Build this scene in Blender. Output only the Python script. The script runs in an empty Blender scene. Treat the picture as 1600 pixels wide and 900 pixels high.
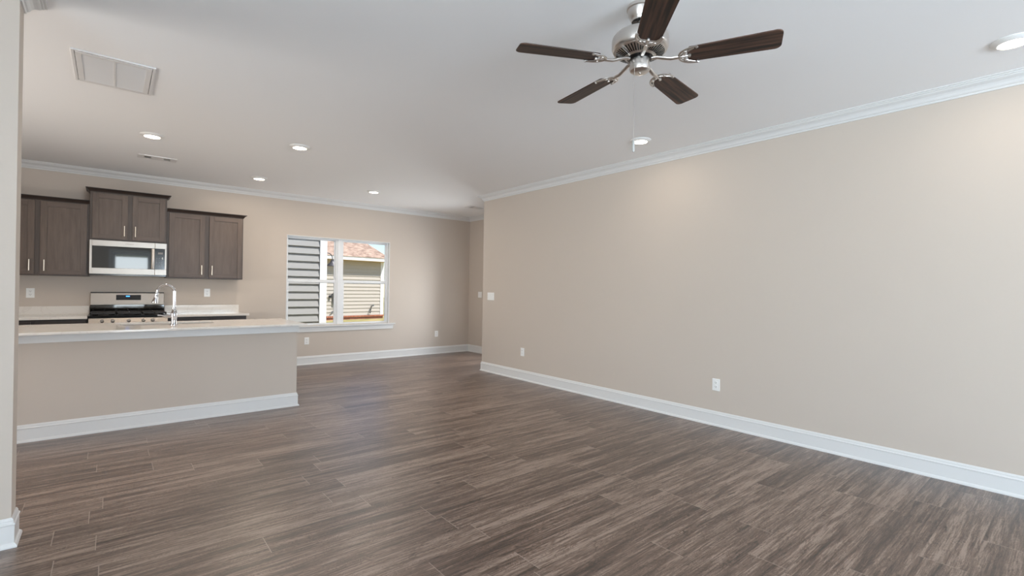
import bpy, bmesh, math, random
from mathutils import Vector, Matrix

random.seed(7)
C = bpy.context.scene.collection
SC = bpy.context.scene
PI = math.pi

# ------------------------------------------------------------------ camera, world, sun, exposure
F_PX, YAW, PITCH, ROLL, CAM_H = 753.54, math.radians(39.7192), math.radians(0.1139), math.radians(-0.8588), 1.2892
fw = Vector((math.sin(YAW)*math.cos(PITCH), math.cos(YAW)*math.cos(PITCH), math.sin(PITCH)))
rt = Vector((math.cos(YAW), -math.sin(YAW), 0)); up = rt.cross(fw)
r2 = rt*math.cos(ROLL) - up*math.sin(ROLL); u2 = rt*math.sin(ROLL) + up*math.cos(ROLL)
cam = bpy.data.cameras.new('camera'); cam.sensor_width = 36; cam.lens = 36*F_PX/1600
cam.clip_start = 0.02; cam.clip_end = 300
co = bpy.data.objects.new('camera', cam); C.objects.link(co)
co.matrix_world = Matrix(((r2.x, u2.x, -fw.x, 0), (r2.y, u2.y, -fw.y, 0), (r2.z, u2.z, -fw.z, CAM_H), (0, 0, 0, 1)))
SC.camera = co

W = bpy.data.worlds.new('sky'); SC.world = W; W.use_nodes = True
wn = W.node_tree.nodes; wl = W.node_tree.links
bg = wn['Background']
sky = wn.new('ShaderNodeTexSky'); sky.sky_type = 'NISHITA'; sky.sun_disc = False
sky.sun_elevation = math.radians(55); sky.sun_rotation = math.radians(150); sky.altitude = 50; sky.air_density = 1.0; sky.dust_density = 0.1; sky.ozone_density = 2.0
wl.new(sky.outputs[0], bg.inputs[0]); bg.inputs[1].default_value = 0.16

def lamp(name, kind, loc, rot, energy, color, **kw):
    l = bpy.data.lights.new(name, kind); l.energy = energy; l.color = color
    for k, v in kw.items(): setattr(l, k, v)
    o = bpy.data.objects.new(name, l); C.objects.link(o); o.location = loc; o.rotation_euler = rot
    return o
SUN_DIR = Vector((0.34, -0.50, 0.80)).normalized()          # towards the sun
sun = lamp('sun', 'SUN', (0, 0, 20), (0, 0, 0), 5.6, (1.0, 0.975, 0.94), angle=math.radians(0.5))
sun.rotation_euler = SUN_DIR.to_track_quat('Z', 'Y').to_euler()
# daylight at the rear door and kitchen window; other fills at unseen, added openings
lamp('daylight_rear_door', 'AREA', (0.5, -4.42, 1.12), (PI/2+math.radians(12), 0, 0), 62, (0.82, 0.92, 1.0), shape='RECTANGLE', size=0.98, size_y=2.1)
lamp('added_fill_rear', 'AREA', (2.45, -4.42, 1.4), (PI/2+math.radians(38), 0, 0), 260, (0.70, 0.85, 1.0), shape='RECTANGLE', size=2.3, size_y=1.5)  # fill at an unseen rear window, added to brighten the room
lamp('added_fill_side', 'AREA', (-3.42, -1.7, 1.35), (PI/2+math.radians(43), 0, -PI/2), 390, (0.76, 0.895, 1.0), shape='RECTANGLE', size=4.4, size_y=1.5)  # added fill for the right wall and ceiling, no known window there
lamp('added_fill_kitchen_side', 'AREA', (-3.42, 4.5, 1.4), (PI/2+math.radians(32), 0, -PI/2), 88, (1.0, 0.95, 0.90), shape='RECTANGLE', size=1.5, size_y=1.4)  # added fill for the kitchen ceiling and far half of the right wall
lamp('daylight_kitchen_window', 'AREA', (3.0, 9.15, 3.0), (math.radians(-55), 0, 0), 20, (0.92, 0.96, 1.0), shape='RECTANGLE', size=2.4, size_y=1.2)
lamp('added_fill_nook', 'AREA', (5.95, 7.15, 1.1), (PI/2, 0, PI/2), 72, (0.92, 0.96, 1.0), shape='RECTANGLE', size=0.9, size_y=2.0)  # added fill at an unseen door, lights the floor past the corner
CAN_POWER = 8.5
CAN_COLOR = (1.0, 0.87, 0.73)
vs = SC.view_settings
vs.view_transform = 'Standard'; vs.look = 'None'; vs.exposure = 0.17; vs.gamma = 1.0; vs.use_curve_mapping = False
SC.cycles.diffuse_bounces = 8; SC.cycles.max_bounces = 14; SC.cycles.transparent_max_bounces = 16
SC.cycles.sample_clamp_indirect = 6.0

# ------------------------------------------------------------------ dimensions (metres)
R, B, Y1, R2 = 4.5014, 8.2054, 6.1363, 5.6639
CEIL, REAR, LEFT = 2.743, -4.2, -3.2
SX, SY0, SY1 = -0.36, 3.35, 3.49       # end of the stub wall on the left

# ------------------------------------------------------------------ materials
def lin(c):
    return tuple(((v/255)/12.92 if v/255 <= 0.04045 else ((v/255+0.055)/1.055)**2.4) for v in c) + (1.0,)
def mat(name, rgb, rough=0.6, metal=0.0, noise=0.0, scale=40, bump=0.0, bump_scale=200, **kw):
    m = bpy.data.materials.new(name); m.use_nodes = True
    nt = m.node_tree; b = nt.nodes['Principled BSDF']
    b.inputs['Base Color'].default_value = lin(rgb); b.inputs['Roughness'].default_value = rough; b.inputs['Metallic'].default_value = metal
    for k, v in kw.items(): b.inputs[k].default_value = v
    tc = nt.nodes.new('ShaderNodeTexCoord')
    if noise:
        n = nt.nodes.new('ShaderNodeTexNoise'); n.inputs['Scale'].default_value = scale; n.inputs['Detail'].default_value = 4
        nt.links.new(tc.outputs['Object'], n.inputs['Vector'])
        mx = nt.nodes.new('ShaderNodeMix'); mx.data_type = 'RGBA'
        c = lin(rgb)
        mx.inputs[6].default_value = tuple(v*(1-noise) for v in c[:3]) + (1,); mx.inputs[7].default_value = tuple(min(1, v*(1+noise)) for v in c[:3]) + (1,)
        nt.links.new(n.outputs['Fac'], mx.inputs[0]); nt.links.new(mx.outputs[2], b.inputs['Base Color'])
    if bump:
        n2 = nt.nodes.new('ShaderNodeTexNoise'); n2.inputs['Scale'].default_value = bump_scale
        nt.links.new(tc.outputs['Object'], n2.inputs['Vector'])
        bp = nt.nodes.new('ShaderNodeBump'); bp.inputs['Strength'].default_value = bump; bp.inputs['Distance'].default_value = 0.002
        nt.links.new(n2.outputs['Fac'], bp.inputs['Height']); nt.links.new(bp.outputs[0], b.inputs['Normal'])
    return m
def wood(name, dark, light, axis='Z', scale=6, stretch=14, rough=0.45, contrast=(0.35, 0.7), fine=0.35):
    """wood grain running along one local axis"""
    m = bpy.data.materials.new(name); m.use_nodes = True
    nt = m.node_tree; N = nt.nodes; L = nt.links; b = N['Principled BSDF']; b.inputs['Roughness'].default_value = rough
    tc = N.new('ShaderNodeTexCoord'); mp = N.new('ShaderNodeMapping')
    s = [scale*stretch]*3; s['XYZ'.index(axis)] = scale
    mp.inputs['Scale'].default_value = s
    L.new(tc.outputs['Object'], mp.inputs['Vector'])
    n = N.new('ShaderNodeTexNoise'); n.inputs['Scale'].default_value = 1; n.inputs['Detail'].default_value = 6; n.inputs['Roughness'].default_value = 0.6; n.inputs['Distortion'].default_value = 0.4
    L.new(mp.outputs[0], n.inputs['Vector'])
    r = N.new('ShaderNodeValToRGB'); r.color_ramp.elements[0].position = contrast[0]; r.color_ramp.elements[1].position = contrast[1]
    r.color_ramp.elements[0].color = lin(dark); r.color_ramp.elements[1].color = lin(light)
    L.new(n.outputs['Fac'], r.inputs[0]); L.new(r.outputs[0], b.inputs['Base Color'])
    return m
def emit(name, rgb, strength, col=None):
    m = mat(name, rgb, 0.4); b = m.node_tree.nodes['Principled BSDF']
    b.inputs['Emission Color'].default_value = col or lin(rgb); b.inputs['Emission Strength'].default_value = strength
    return m

M_WALL = mat('wall_paint', (197, 186, 175), 0.75, noise=0.01, scale=3, bump=0.08, bump_scale=350)
M_CEIL = mat('ceiling_paint', (246, 247, 248), 0.85, bump=0.05, bump_scale=300)
M_TRIM = mat('trim_paint', (219, 219, 218), 0.35)
M_PLASTIC = mat('white_plastic', (236, 236, 234), 0.3)
M_SLOT = mat('dark_slot', (40, 38, 36), 0.6)
M_VINYL = mat('white_vinyl', (232, 234, 236), 0.4)
M_STEEL = mat('stainless_steel', (168, 160, 152), 0.36, 1.0, noise=0.03, scale=60)
M_HANDLE = mat('light_steel_handle', (216, 210, 203), 0.42, 1.0)
M_CHROME = mat('chrome', (200, 200, 204), 0.06, 1.0)
M_NICKEL = mat('brushed_nickel', (212, 207, 202), 0.30, 1.0)
M_PULL = mat('satin_nickel_pull', (225, 215, 200), 0.3, 1.0)
M_BLACK = mat('black_enamel', (16, 16, 17), 0.12)
M_BLACKGLASS = mat('black_glass', (14, 12, 11), 0.03, **{'Specular IOR Level': 0.8})
M_IRON = mat('cast_iron', (34, 30, 28), 0.5)
M_KNOB = mat('knob_steel', (150, 148, 146), 0.22, 1.0)
M_CAB = wood('stained_maple', (82, 67, 57), (103, 87, 75), 'Z', 3, 10, 0.42, (0.3, 0.75))
M_CABH = wood('stained_maple_rail', (82, 67, 57), (101, 85, 74), 'X', 3, 10, 0.42, (0.3, 0.75))
M_CABF = wood('stained_maple_frame', (68, 55, 47), (84, 70, 60), 'Z', 3, 10, 0.42, (0.3, 0.75))
M_CABD = wood('dark_stained_maple', (46, 37, 33), (58, 48, 43), 'X', 3, 10, 0.42, (0.3, 0.75))
M_BLADE = wood('walnut_blade', (22, 14, 11), (98, 68, 53), 'X', 2.0, 20, 0.5, (0.38, 0.66))
M_GRILLE = mat('grille_white', (228, 228, 228), 0.45)
M_GRFILTER = mat('filter_grey', (196, 197, 199), 0.8)
M_LENS = emit('lamp_lens', (255, 246, 232), 14.0, (1.0, 0.86, 0.70, 1))
M_DISPLAY = emit('clock_glow', (60, 150, 255), 2.0)
M_BUTTON = mat('button_grey', (150, 150, 150), 0.5)
M_LCD = mat('lcd_grey', (120, 112, 104), 0.3)
M_STICKER = mat('sticker_blue_grey', (150, 165, 185), 0.4)
M_BADGE = mat('badge_grey', (110, 102, 98), 0.4)
M_INNER = mat('microwave_cavity', (38, 34, 32), 0.5)

def quartz():
    m = mat('white_quartz', (226, 220, 212), 0.08); nt = m.node_tree; N = nt.nodes; L = nt.links; b = N['Principled BSDF']
    tc = N.new('ShaderNodeTexCoord'); n = N.new('ShaderNodeTexNoise'); n.inputs['Scale'].default_value = 3.2; n.inputs['Detail'].default_value = 8; n.inputs['Distortion'].default_value = 1.6
    L.new(tc.outputs['Object'], n.inputs['Vector'])
    r = N.new('ShaderNodeValToRGB'); e = r.color_ramp.elements
    e[0].position = 0.47; e[0].color = lin((228, 223, 216)); e[1].position = 0.53; e[1].color = lin((228, 223, 216))
    k = e.new(0.50); k.color = lin((220, 214, 207))
    L.new(n.outputs['Fac'], r.inputs[0]); L.new(r.outputs[0], b.inputs['Base Color'])
    return m
M_QUARTZ = quartz()

def glass(name, refl=0.06, tint=(255, 255, 255)):
    m = bpy.data.materials.new(name); m.use_nodes = True; nt = m.node_tree; nt.nodes.clear()
    o = nt.nodes.new('ShaderNodeOutputMaterial'); mx = nt.nodes.new('ShaderNodeMixShader'); t = nt.nodes.new('ShaderNodeBsdfTransparent'); g = nt.nodes.new('ShaderNodeBsdfGlossy')
    t.inputs[0].default_value = lin(tint); g.inputs['Roughness'].default_value = 0.01
    f = nt.nodes.new('ShaderNodeFresnel'); f.inputs[0].default_value = 1.35
    nt.links.new(f.outputs[0], mx.inputs[0]); nt.links.new(t.outputs[0], mx.inputs[1]); nt.links.new(g.outputs[0], mx.inputs[2]); nt.links.new(mx.outputs[0], o.inputs[0])
    return m
M_GLASS = glass('window_glass')

def floor_mat():
    m = bpy.data.materials.new('vinyl_plank'); m.use_nodes = True; nt = m.node_tree; N = nt.nodes; L = nt.links; b = N['Principled BSDF']
    def math_(op, a, b_=None, c=None):
        n = N.new('ShaderNodeMath'); n.operation = op
        for i, v in enumerate((a, b_, c)):
            if v is None: continue
            if isinstance(v, (int, float)): n.inputs[i].default_value = v
            else: L.new(v, n.inputs[i])
        return n.outputs[0]
    def noise(vec, scale, det=5, rough=0.6, dist=0.0):
        n = N.new('ShaderNodeTexNoise'); n.inputs['Scale'].default_value = scale; n.inputs['Detail'].default_value = det; n.inputs['Roughness'].default_value = rough; n.inputs['Distortion'].default_value = dist
        L.new(vec, n.inputs['Vector']); return n.outputs['Fac']
    def comb(x, y, z):
        n = N.new('ShaderNodeCombineXYZ')
        for i, v in enumerate((x, y, z)):
            if isinstance(v, (int, float)): n.inputs[i].default_value = v
            else: L.new(v, n.inputs[i])
        return n.outputs[0]
    tc = N.new('ShaderNodeTexCoord'); sp = N.new('ShaderNodeSeparateXYZ'); L.new(tc.outputs['Object'], sp.inputs[0])
    X, Y = sp.outputs[0], sp.outputs[1]
    PW, PL = 0.18, 1.22
    yr = math_('DIVIDE', Y, PW); row = math_('FLOOR', yr); fy = math_('FRACT', yr)
    wn1 = N.new('ShaderNodeTexWhiteNoise'); wn1.noise_dimensions = '1D'; L.new(row, wn1.inputs['W'])
    xo = math_('ADD', math_('DIVIDE', X, PL), math_('MULTIPLY', wn1.outputs['Value'], 7.31)); col = math_('FLOOR', xo); fx = math_('FRACT', xo)
    wn2 = N.new('ShaderNodeTexWhiteNoise'); wn2.noise_dimensions = '2D'; L.new(comb(row, col, 0), wn2.inputs['Vector'])
    rnd = wn2.outputs['Value']
    # grain coordinates shift from plank to plank
    gx = math_('ADD', X, math_('MULTIPLY', rnd, 37.0)); gz = math_('MULTIPLY', rnd, 11.0)
    v1 = comb(math_('MULTIPLY', gx, 1.3), math_('MULTIPLY', Y, 17.0), gz)
    n1 = noise(v1, 1.0, 5, 0.6, 0.7)                       # broad streaks
    v2 = comb(math_('MULTIPLY', gx, 7.0), math_('MULTIPLY', Y, 150.0), gz)
    n2 = noise(v2, 1.0, 4, 0.65, 0.2)                      # fine grain
    v3 = comb(math_('MULTIPLY', gx, 3.0), math_('MULTIPLY', Y, 12.0), gz)
    n3 = noise(v3, 1.0, 2, 0.5, 2.2)                       # knots and cathedral figure
    ring = math_('ABSOLUTE', math_('SINE', math_('MULTIPLY', n3, 55.0)))
    v4 = comb(math_('MULTIPLY', gx, 2.2), math_('MULTIPLY', Y, 48.0), gz)
    n4 = noise(v4, 1.0, 4, 0.7, 1.0)                       # medium streaks
    fac = math_('ADD', math_('ADD', math_('MULTIPLY', n1, 0.42), math_('MULTIPLY', n4, 0.34)), math_('ADD', math_('MULTIPLY', n2, 0.36), math_('MULTIPLY', ring, 0.07)))
    n5 = noise(comb(math_('MULTIPLY', gx, 7.0), math_('MULTIPLY', Y, 26.0), gz), 1.0, 3, 0.6, 0.8)   # small knots
    knot = math_('MULTIPLY', math_('MAXIMUM', math_('SUBTRACT', n5, 0.66), 0.0), 1.6)
    fac = math_('SUBTRACT', math_('ADD', fac, math_('MULTIPLY', math_('SUBTRACT', rnd, 0.5), 0.07)), math_('ADD', knot, 0.07))
    r = N.new('ShaderNodeValToRGB'); e = r.color_ramp.elements
    e[0].position = 0.40; e[0].color = lin((46, 34, 27)); e[1].position = 0.63; e[1].color = lin((151, 131, 118))
    k = e.new(0.475); k.color = lin((77, 58, 48)); k = e.new(0.55); k.color = lin((111, 90, 77))
    L.new(fac, r.inputs[0])
    # plank edges: thin bevel lines, pale at the butt ends
    ey = math_('LESS_THAN', math_('MINIMUM', fy, math_('SUBTRACT', 1.0, fy)), 0.006)
    ex = math_('LESS_THAN', math_('MINIMUM', fx, math_('SUBTRACT', 1.0, fx)), 0.0016)
    m1 = N.new('ShaderNodeMix'); m1.data_type = 'RGBA'; L.new(math_('MULTIPLY', ey, 0.35), m1.inputs[0]); L.new(r.outputs[0], m1.inputs[6]); m1.inputs[7].default_value = lin((62, 50, 44))
    m2 = N.new('ShaderNodeMix'); m2.data_type = 'RGBA'; L.new(math_('MULTIPLY', ex, 0.75), m2.inputs[0]); L.new(m1.outputs[2], m2.inputs[6]); m2.inputs[7].default_value = lin((160, 143, 131))
    L.new(m2.outputs[2], b.inputs['Base Color'])
    rr = math_('ADD', 0.31, math_('MULTIPLY', n2, 0.14)); L.new(rr, b.inputs['Roughness'])
    b.inputs['Specular IOR Level'].default_value = 0.6
    b.inputs['Coat Weight'].default_value = 0.42; b.inputs['Coat Roughness'].default_value = 0.33; b.inputs['Coat IOR'].default_value = 1.6
    bp = N.new('ShaderNodeBump'); bp.inputs['Strength'].default_value = 0.25; bp.inputs['Distance'].default_value = 0.001
    L.new(n2, bp.inputs['Height']); L.new(bp.outputs[0], b.inputs['Normal'])
    return m
M_FLOOR = floor_mat()

def lap_siding_mat(name, rgb):
    return mat(name, rgb, 0.7, noise=0.05, scale=9)
M_SIDE_GREY = lap_siding_mat('grey_fiber_siding', (150, 148, 144))
M_SIDE_TAN = lap_siding_mat('tan_vinyl_siding', (180, 172, 161))
M_OUTWHITE = mat('white_exterior_trim', (226, 226, 224), 0.6)
M_SOFFIT = mat('tan_soffit', (190, 165, 120), 0.7)
M_BRONZE = mat('dark_grey_lamp_metal', (78, 76, 80), 0.4, 0.3)
M_METER = mat('meter_grey', (96, 100, 104), 0.5)
M_RUBBER = mat('black_rubber', (35, 38, 42), 0.5)
def brick_mat(name, c1, c2, mortar, w, h, gap, offset=0.5):
    m = mat(name, c1, 0.85); nt = m.node_tree; b = nt.nodes['Principled BSDF']
    tc = nt.nodes['Texture Coordinate']; mp = nt.nodes.new('ShaderNodeMapping'); mp.inputs['Rotation'].default_value = (PI/2, 0, 0)
    br = nt.nodes.new('ShaderNodeTexBrick'); br.inputs['Color1'].default_value = lin(c1); br.inputs['Color2'].default_value = lin(c2); br.inputs['Mortar'].default_value = lin(mortar)
    br.inputs['Scale'].default_value = 1; br.inputs['Brick Width'].default_value = w; br.inputs['Row Height'].default_value = h; br.inputs['Mortar Size'].default_value = gap; br.offset = offset
    nt.links.new(tc.outputs['Object'], mp.inputs[0]); nt.links.new(mp.outputs[0], br.inputs['Vector']); nt.links.new(br.outputs[0], b.inputs['Base Color'])
    return m
M_BRICK = brick_mat('red_brick', (176, 110, 84), (150, 88, 66), (120, 100, 88), 0.21, 0.075, 0.012)
M_ROWLOCK = brick_mat('red_brick_rowlock', (206, 130, 96), (184, 108, 78), (62, 48, 42), 0.085, 0.3, 0.018, 0.0)
def shingle_mat():
    m = mat('tan_shingle', (190, 150, 122), 0.9); nt = m.node_tree; b = nt.nodes['Principled BSDF']
    tc = nt.nodes['Texture Coordinate']; mp = nt.nodes.new('ShaderNodeMapping'); mp.inputs['Scale'].default_value = (1.0, 2.2, 2.2)
    n = nt.nodes.new('ShaderNodeTexNoise'); n.inputs['Scale'].default_value = 3.2; n.inputs['Detail'].default_value = 5; n.inputs['Roughness'].default_value = 0.7
    r = nt.nodes.new('ShaderNodeValToRGB'); r.color_ramp.elements[0].position = 0.38; r.color_ramp.elements[1].position = 0.62
    r.color_ramp.elements[0].color = lin((132, 108, 94)); r.color_ramp.elements[1].color = lin((190, 164, 146))
    nt.links.new(tc.outputs['Object'], mp.inputs[0]); nt.links.new(mp.outputs[0], n.inputs['Vector']); nt.links.new(n.outputs['Fac'], r.inputs[0]); nt.links.new(r.outputs[0], b.inputs['Base Color'])
    return m
M_SHINGLE = shingle_mat()
def grass_mat():
    m = mat('dry_grass', (190, 168, 96), 0.95); nt = m.node_tree; b = nt.nodes['Principled BSDF']
    tc = nt.nodes['Texture Coordinate']; n = nt.nodes.new('ShaderNodeTexNoise'); n.inputs['Scale'].default_value = 1.3; n.inputs['Detail'].default_value = 8
    r = nt.nodes.new('ShaderNodeValToRGB'); r.color_ramp.elements[0].position = 0.38; r.color_ramp.elements[1].position = 0.62
    r.color_ramp.elements[0].color = lin((132, 134, 74)); r.color_ramp.elements[1].color = lin((188, 164, 116))
    nt.links.new(tc.outputs['Object'], n.inputs['Vector']); nt.links.new(n.outputs['Fac'], r.inputs[0]); nt.links.new(r.outputs[0], b.inputs['Base Color'])
    return m
M_GRASS = grass_mat()

# ------------------------------------------------------------------ mesh helpers
class MB:
    def __init__(s): s.bm = bmesh.new()
    def box(s, x0, x1, y0, y1, z0, z1):
        vs_ = [s.bm.verts.new((x, y, z)) for z in (z0, z1) for (x, y) in ((x0, y0), (x1, y0), (x1, y1), (x0, y1))]
        for f in ((0, 3, 2, 1), (4, 5, 6, 7), (0, 1, 5, 4), (1, 2, 6, 5), (2, 3, 7, 6), (3, 0, 4, 7)): s.bm.faces.new([vs_[i] for i in f])
        return s
    def lathe(s, prof, seg=32, cx=0, cy=0, cz=0, axis='Z', caps=True):
        """prof: (radius, height) pairs"""
        rings = []
        for (r, h) in prof:
            ring = []
            for k in range(seg):
                a = 2*PI*k/seg; p = (r*math.cos(a), r*math.sin(a), h)
                if axis == 'X': p = (h, p[0], p[1])
                elif axis == 'Y': p = (p[1], h, p[0])
                ring.append(s.bm.verts.new((p[0]+cx, p[1]+cy, p[2]+cz)))
            rings.append(ring)
        for a, b_ in zip(rings, rings[1:]):
            for k in range(seg): s.bm.faces.new((a[k], a[(k+1) % seg], b_[(k+1) % seg], b_[k]))
        if caps:
            s.bm.faces.new(list(reversed(rings[0]))); s.bm.faces.new(rings[-1])
        return s
    def tube(s, pts, rad, seg=10, flat=1.0):
        pts = [Vector(p) for p in pts]; n = len(pts)
        rads = rad if isinstance(rad, (list, tuple)) else [rad]*n
        rings = []; nrm = None
        for i, p in enumerate(pts):
            t = ((pts[min(i+1, n-1)] - p).normalized() + (p - pts[max(i-1, 0)]).normalized()).normalized()
            if nrm is None:
                nrm = t.orthogonal().normalized() if abs(t.z) > 0.9 else Vector((0, 0, 1))
            nrm = (nrm - t*nrm.dot(t)).normalized(); bn = t.cross(nrm)
            rings.append([s.bm.verts.new(p + (nrm*math.cos(2*PI*k/seg)*flat + bn*math.sin(2*PI*k/seg))*rads[i]) for k in range(seg)])
        for a, b_ in zip(rings, rings[1:]):
            for k in range(seg): s.bm.faces.new((a[k], a[(k+1) % seg], b_[(k+1) % seg], b_[k]))
        s.bm.faces.new(list(reversed(rings[0]))); s.bm.faces.new(rings[-1])
        return s
    def poly(s, pts, depth):
        """extrude a planar polygon (list of 3-D points) along the vector depth"""
        d = Vector(depth); a = [s.bm.verts.new(p) for p in pts]; b_ = [s.bm.verts.new(Vector(p)+d) for p in pts]
        n = len(pts); s.bm.faces.new(list(reversed(a))); s.bm.faces.new(b_)
        for i in range(n): s.bm.faces.new((a[i], a[(i+1) % n], b_[(i+1) % n], b_[i]))
        return s
    def plate_hole(s, outer, inner, z0, z1):
        """flat slab from z0 to z1 with a hole; outer and inner are XY loops"""
        es = []
        for loop in (outer, inner):
            v = [s.bm.verts.new((x, y, z1)) for x, y in loop]
            es += [s.bm.edges.new((v[i], v[(i+1) % len(v)])) for i in range(len(v))]
        r = bmesh.ops.triangle_fill(s.bm, use_beauty=True, use_dissolve=False, edges=es)
        fs = [g for g in r['geom'] if isinstance(g, bmesh.types.BMFace)]
        ex = bmesh.ops.extrude_face_region(s.bm, geom=fs, use_keep_orig=True)
        bmesh.ops.translate(s.bm, verts=[g for g in ex['geom'] if isinstance(g, bmesh.types.BMVert)], vec=(0, 0, z0-z1))
        return s
    def xf(s, m):
        bmesh.ops.transform(s.bm, matrix=m, verts=s.bm.verts); return s
    def build(s, name, m, parent=None, smooth=False, bevel=0.0, seg=2):
        bmesh.ops.recalc_face_normals(s.bm, faces=s.bm.faces)
        me = bpy.data.meshes.new(name); s.bm.to_mesh(me); s.bm.free()
        o = bpy.data.objects.new(name, me); C.objects.link(o)
        if m: me.materials.append(m)
        if smooth:
            for p in me.polygons: p.use_smooth = True
            e = o.modifiers.new('edge_split', 'EDGE_SPLIT'); e.split_angle = math.radians(35)
        if bevel:
            bv = o.modifiers.new('bevel', 'BEVEL'); bv.width = bevel; bv.segments = seg; bv.limit_method = 'ANGLE'; bv.angle_limit = math.radians(40)
        if parent: o.parent = parent
        return o
def rrect(x0, x1, y0, y1, r, n=6):
    out = []
    for cx, cy, a0 in ((x1-r, y1-r, 0), (x0+r, y1-r, 90), (x0+r, y0+r, 180), (x1-r, y0+r, 270)):
        for k in range(n+1):
            a = math.radians(a0 + 90*k/n); out.append((cx+r*math.cos(a), cy+r*math.sin(a)))
    return out
def thing(name, label, cat, loc=(0, 0, 0), rotz=0, group=None):
    o = bpy.data.objects.new(name, None); o.empty_display_size = 0.1; C.objects.link(o)
    o.location = loc; o.rotation_euler = (0, 0, rotz); o['label'] = label; o['category'] = cat
    if group: o['group'] = group
    return o
def tag(o, label, cat, group=None):
    o['label'] = label; o['category'] = cat
    if group: o['group'] = group
    return o
def struct(o):
    o['kind'] = 'structure'; return o
def sempty(name, loc=(0, 0, 0), rotz=0):
    o = bpy.data.objects.new(name, None); o.empty_display_size = 0.1; C.objects.link(o); o.location = loc; o.rotation_euler = (0, 0, rotz)
    return struct(o)
def dup(root, loc, label, rotz=None):
    r = root.copy(); C.objects.link(r); r.location = loc; r['label'] = label
    if rotz is not None: r.rotation_euler = (0, 0, rotz)
    for ch in list(root.children):
        c = ch.copy(); C.objects.link(c); c.parent = r
        for g in list(ch.children):
            d = g.copy(); C.objects.link(d); d.parent = c
    return r
def sweep(name, prof, path, z, m, pre=None, post=None, parent=None):
    """moulding: profile (out, up) swept along an XY path, room on the left; pre/post are the neighbouring corners for the mitres"""
    pts = [Vector(p) for p in path]
    full = ([Vector(pre)] if pre else []) + pts + ([Vector(post)] if post else [])
    off = 1 if pre else 0
    bm = bmesh.new(); rings = []
    for i in range(len(pts)):
        j = i+off; p = full[j]
        d0 = (p-full[j-1]).normalized() if j > 0 else None
        d1 = (full[j+1]-p).normalized() if j+1 < len(full) else None
        d0 = d0 or d1; d1 = d1 or d0
        n0 = Vector((-d0.y, d0.x)); n1 = Vector((-d1.y, d1.x))
        k = (n0+n1) / (1 + n0.dot(n1))
        rings.append([bm.verts.new((p.x+k.x*a, p.y+k.y*a, z+b_)) for a, b_ in prof])
    n = len(prof)
    for a, b_ in zip(rings, rings[1:]):
        for k in range(n): bm.faces.new((a[k], a[(k+1) % n], b_[(k+1) % n], b_[k]))
    bm.faces.new(rings[0]); bm.faces.new(list(reversed(rings[-1])))
    bmesh.ops.recalc_face_normals(bm, faces=bm.faces)
    me = bpy.data.meshes.new(name); bm.to_mesh(me); bm.free(); me.materials.append(m)
    o = bpy.data.objects.new(name, me); C.objects.link(o)
    if parent: o.parent = parent
    else: struct(o)
    return o

# ------------------------------------------------------------------ room shell
struct(MB().box(LEFT-0.15, R2+0.15, REAR-0.15, B+0.15, -0.12, 0).build('floor', M_FLOOR))
struct(MB().box(LEFT-0.6, R2+0.6, REAR-3.0, B+0.16, CEIL, CEIL+0.25).build('ceiling', M_CEIL))  # carried past the rear wall as an added, unseen porch roof against the sun
struct(MB().box(R, R+0.12, REAR, Y1, 0, CEIL).box(R+0.12, R2+0.12, Y1-0.12, Y1, 0, CEIL).build('wall_right', M_WALL))
# kitchen back wall with the window hole
WX0, WX1, WZ0, WZ1 = 2.140, 3.905, 0.640, 2.104
struct(MB().box(LEFT-0.12, WX0, B, B+0.14, 0, CEIL).box(WX1, R2+0.12, B, B+0.14, 0, CEIL)
       .box(WX0, WX1, B, B+0.14, 0, WZ0).box(WX0, WX1, B, B+0.14, WZ1, CEIL).build('wall_back', M_WALL))
# nook side wall with an added glazed door for light (out of sight round the corner)
DY0, DY1 = 6.72, 7.60
struct(MB().box(R2, R2+0.12, Y1, DY0, 0, CEIL).box(R2, R2+0.12, DY1, B, 0, CEIL).box(R2, R2+0.12, DY0, DY1, 2.08, CEIL).build('wall_nook', M_WALL))
struct(MB().box(LEFT, SX, SY0, SY1, 0, CEIL).build('wall_left', M_WALL))
struct(MB().box(LEFT-0.12, LEFT, REAR-0.12, -3.95, 0, CEIL).box(LEFT-0.12, LEFT, 0.55, 3.7, 0, CEIL).box(LEFT-0.12, LEFT, 5.3, B, 0, CEIL).box(LEFT-0.12, LEFT, 3.7, 5.3, 0, 0.62).box(LEFT-0.12, LEFT, 3.7, 5.3, 2.12, CEIL).box(LEFT-0.12, LEFT, -3.95, 0.55, 0, 0.62).box(LEFT-0.12, LEFT, -3.95, 0.55, 2.12, CEIL).build('wall_far_left', M_WALL))
# rear wall behind the camera: wide sliding glass door and an added window for fill
RX0, RX1, QX0, QX1 = 0.0, 1.0, 1.30, 3.60
struct(MB().box(LEFT, RX0, REAR-0.12, REAR, 0, CEIL).box(RX0, RX1, REAR-0.12, REAR, 2.30, CEIL).box(RX1, QX0, REAR-0.12, REAR, 0, CEIL)
       .box(QX0, QX1, REAR-0.12, REAR, 0, 0.65).box(QX0, QX1, REAR-0.12, REAR, 2.12, CEIL).box(QX1, R+0.12, REAR-0.12, REAR, 0, CEIL).build('wall_rear', M_WALL))

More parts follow.
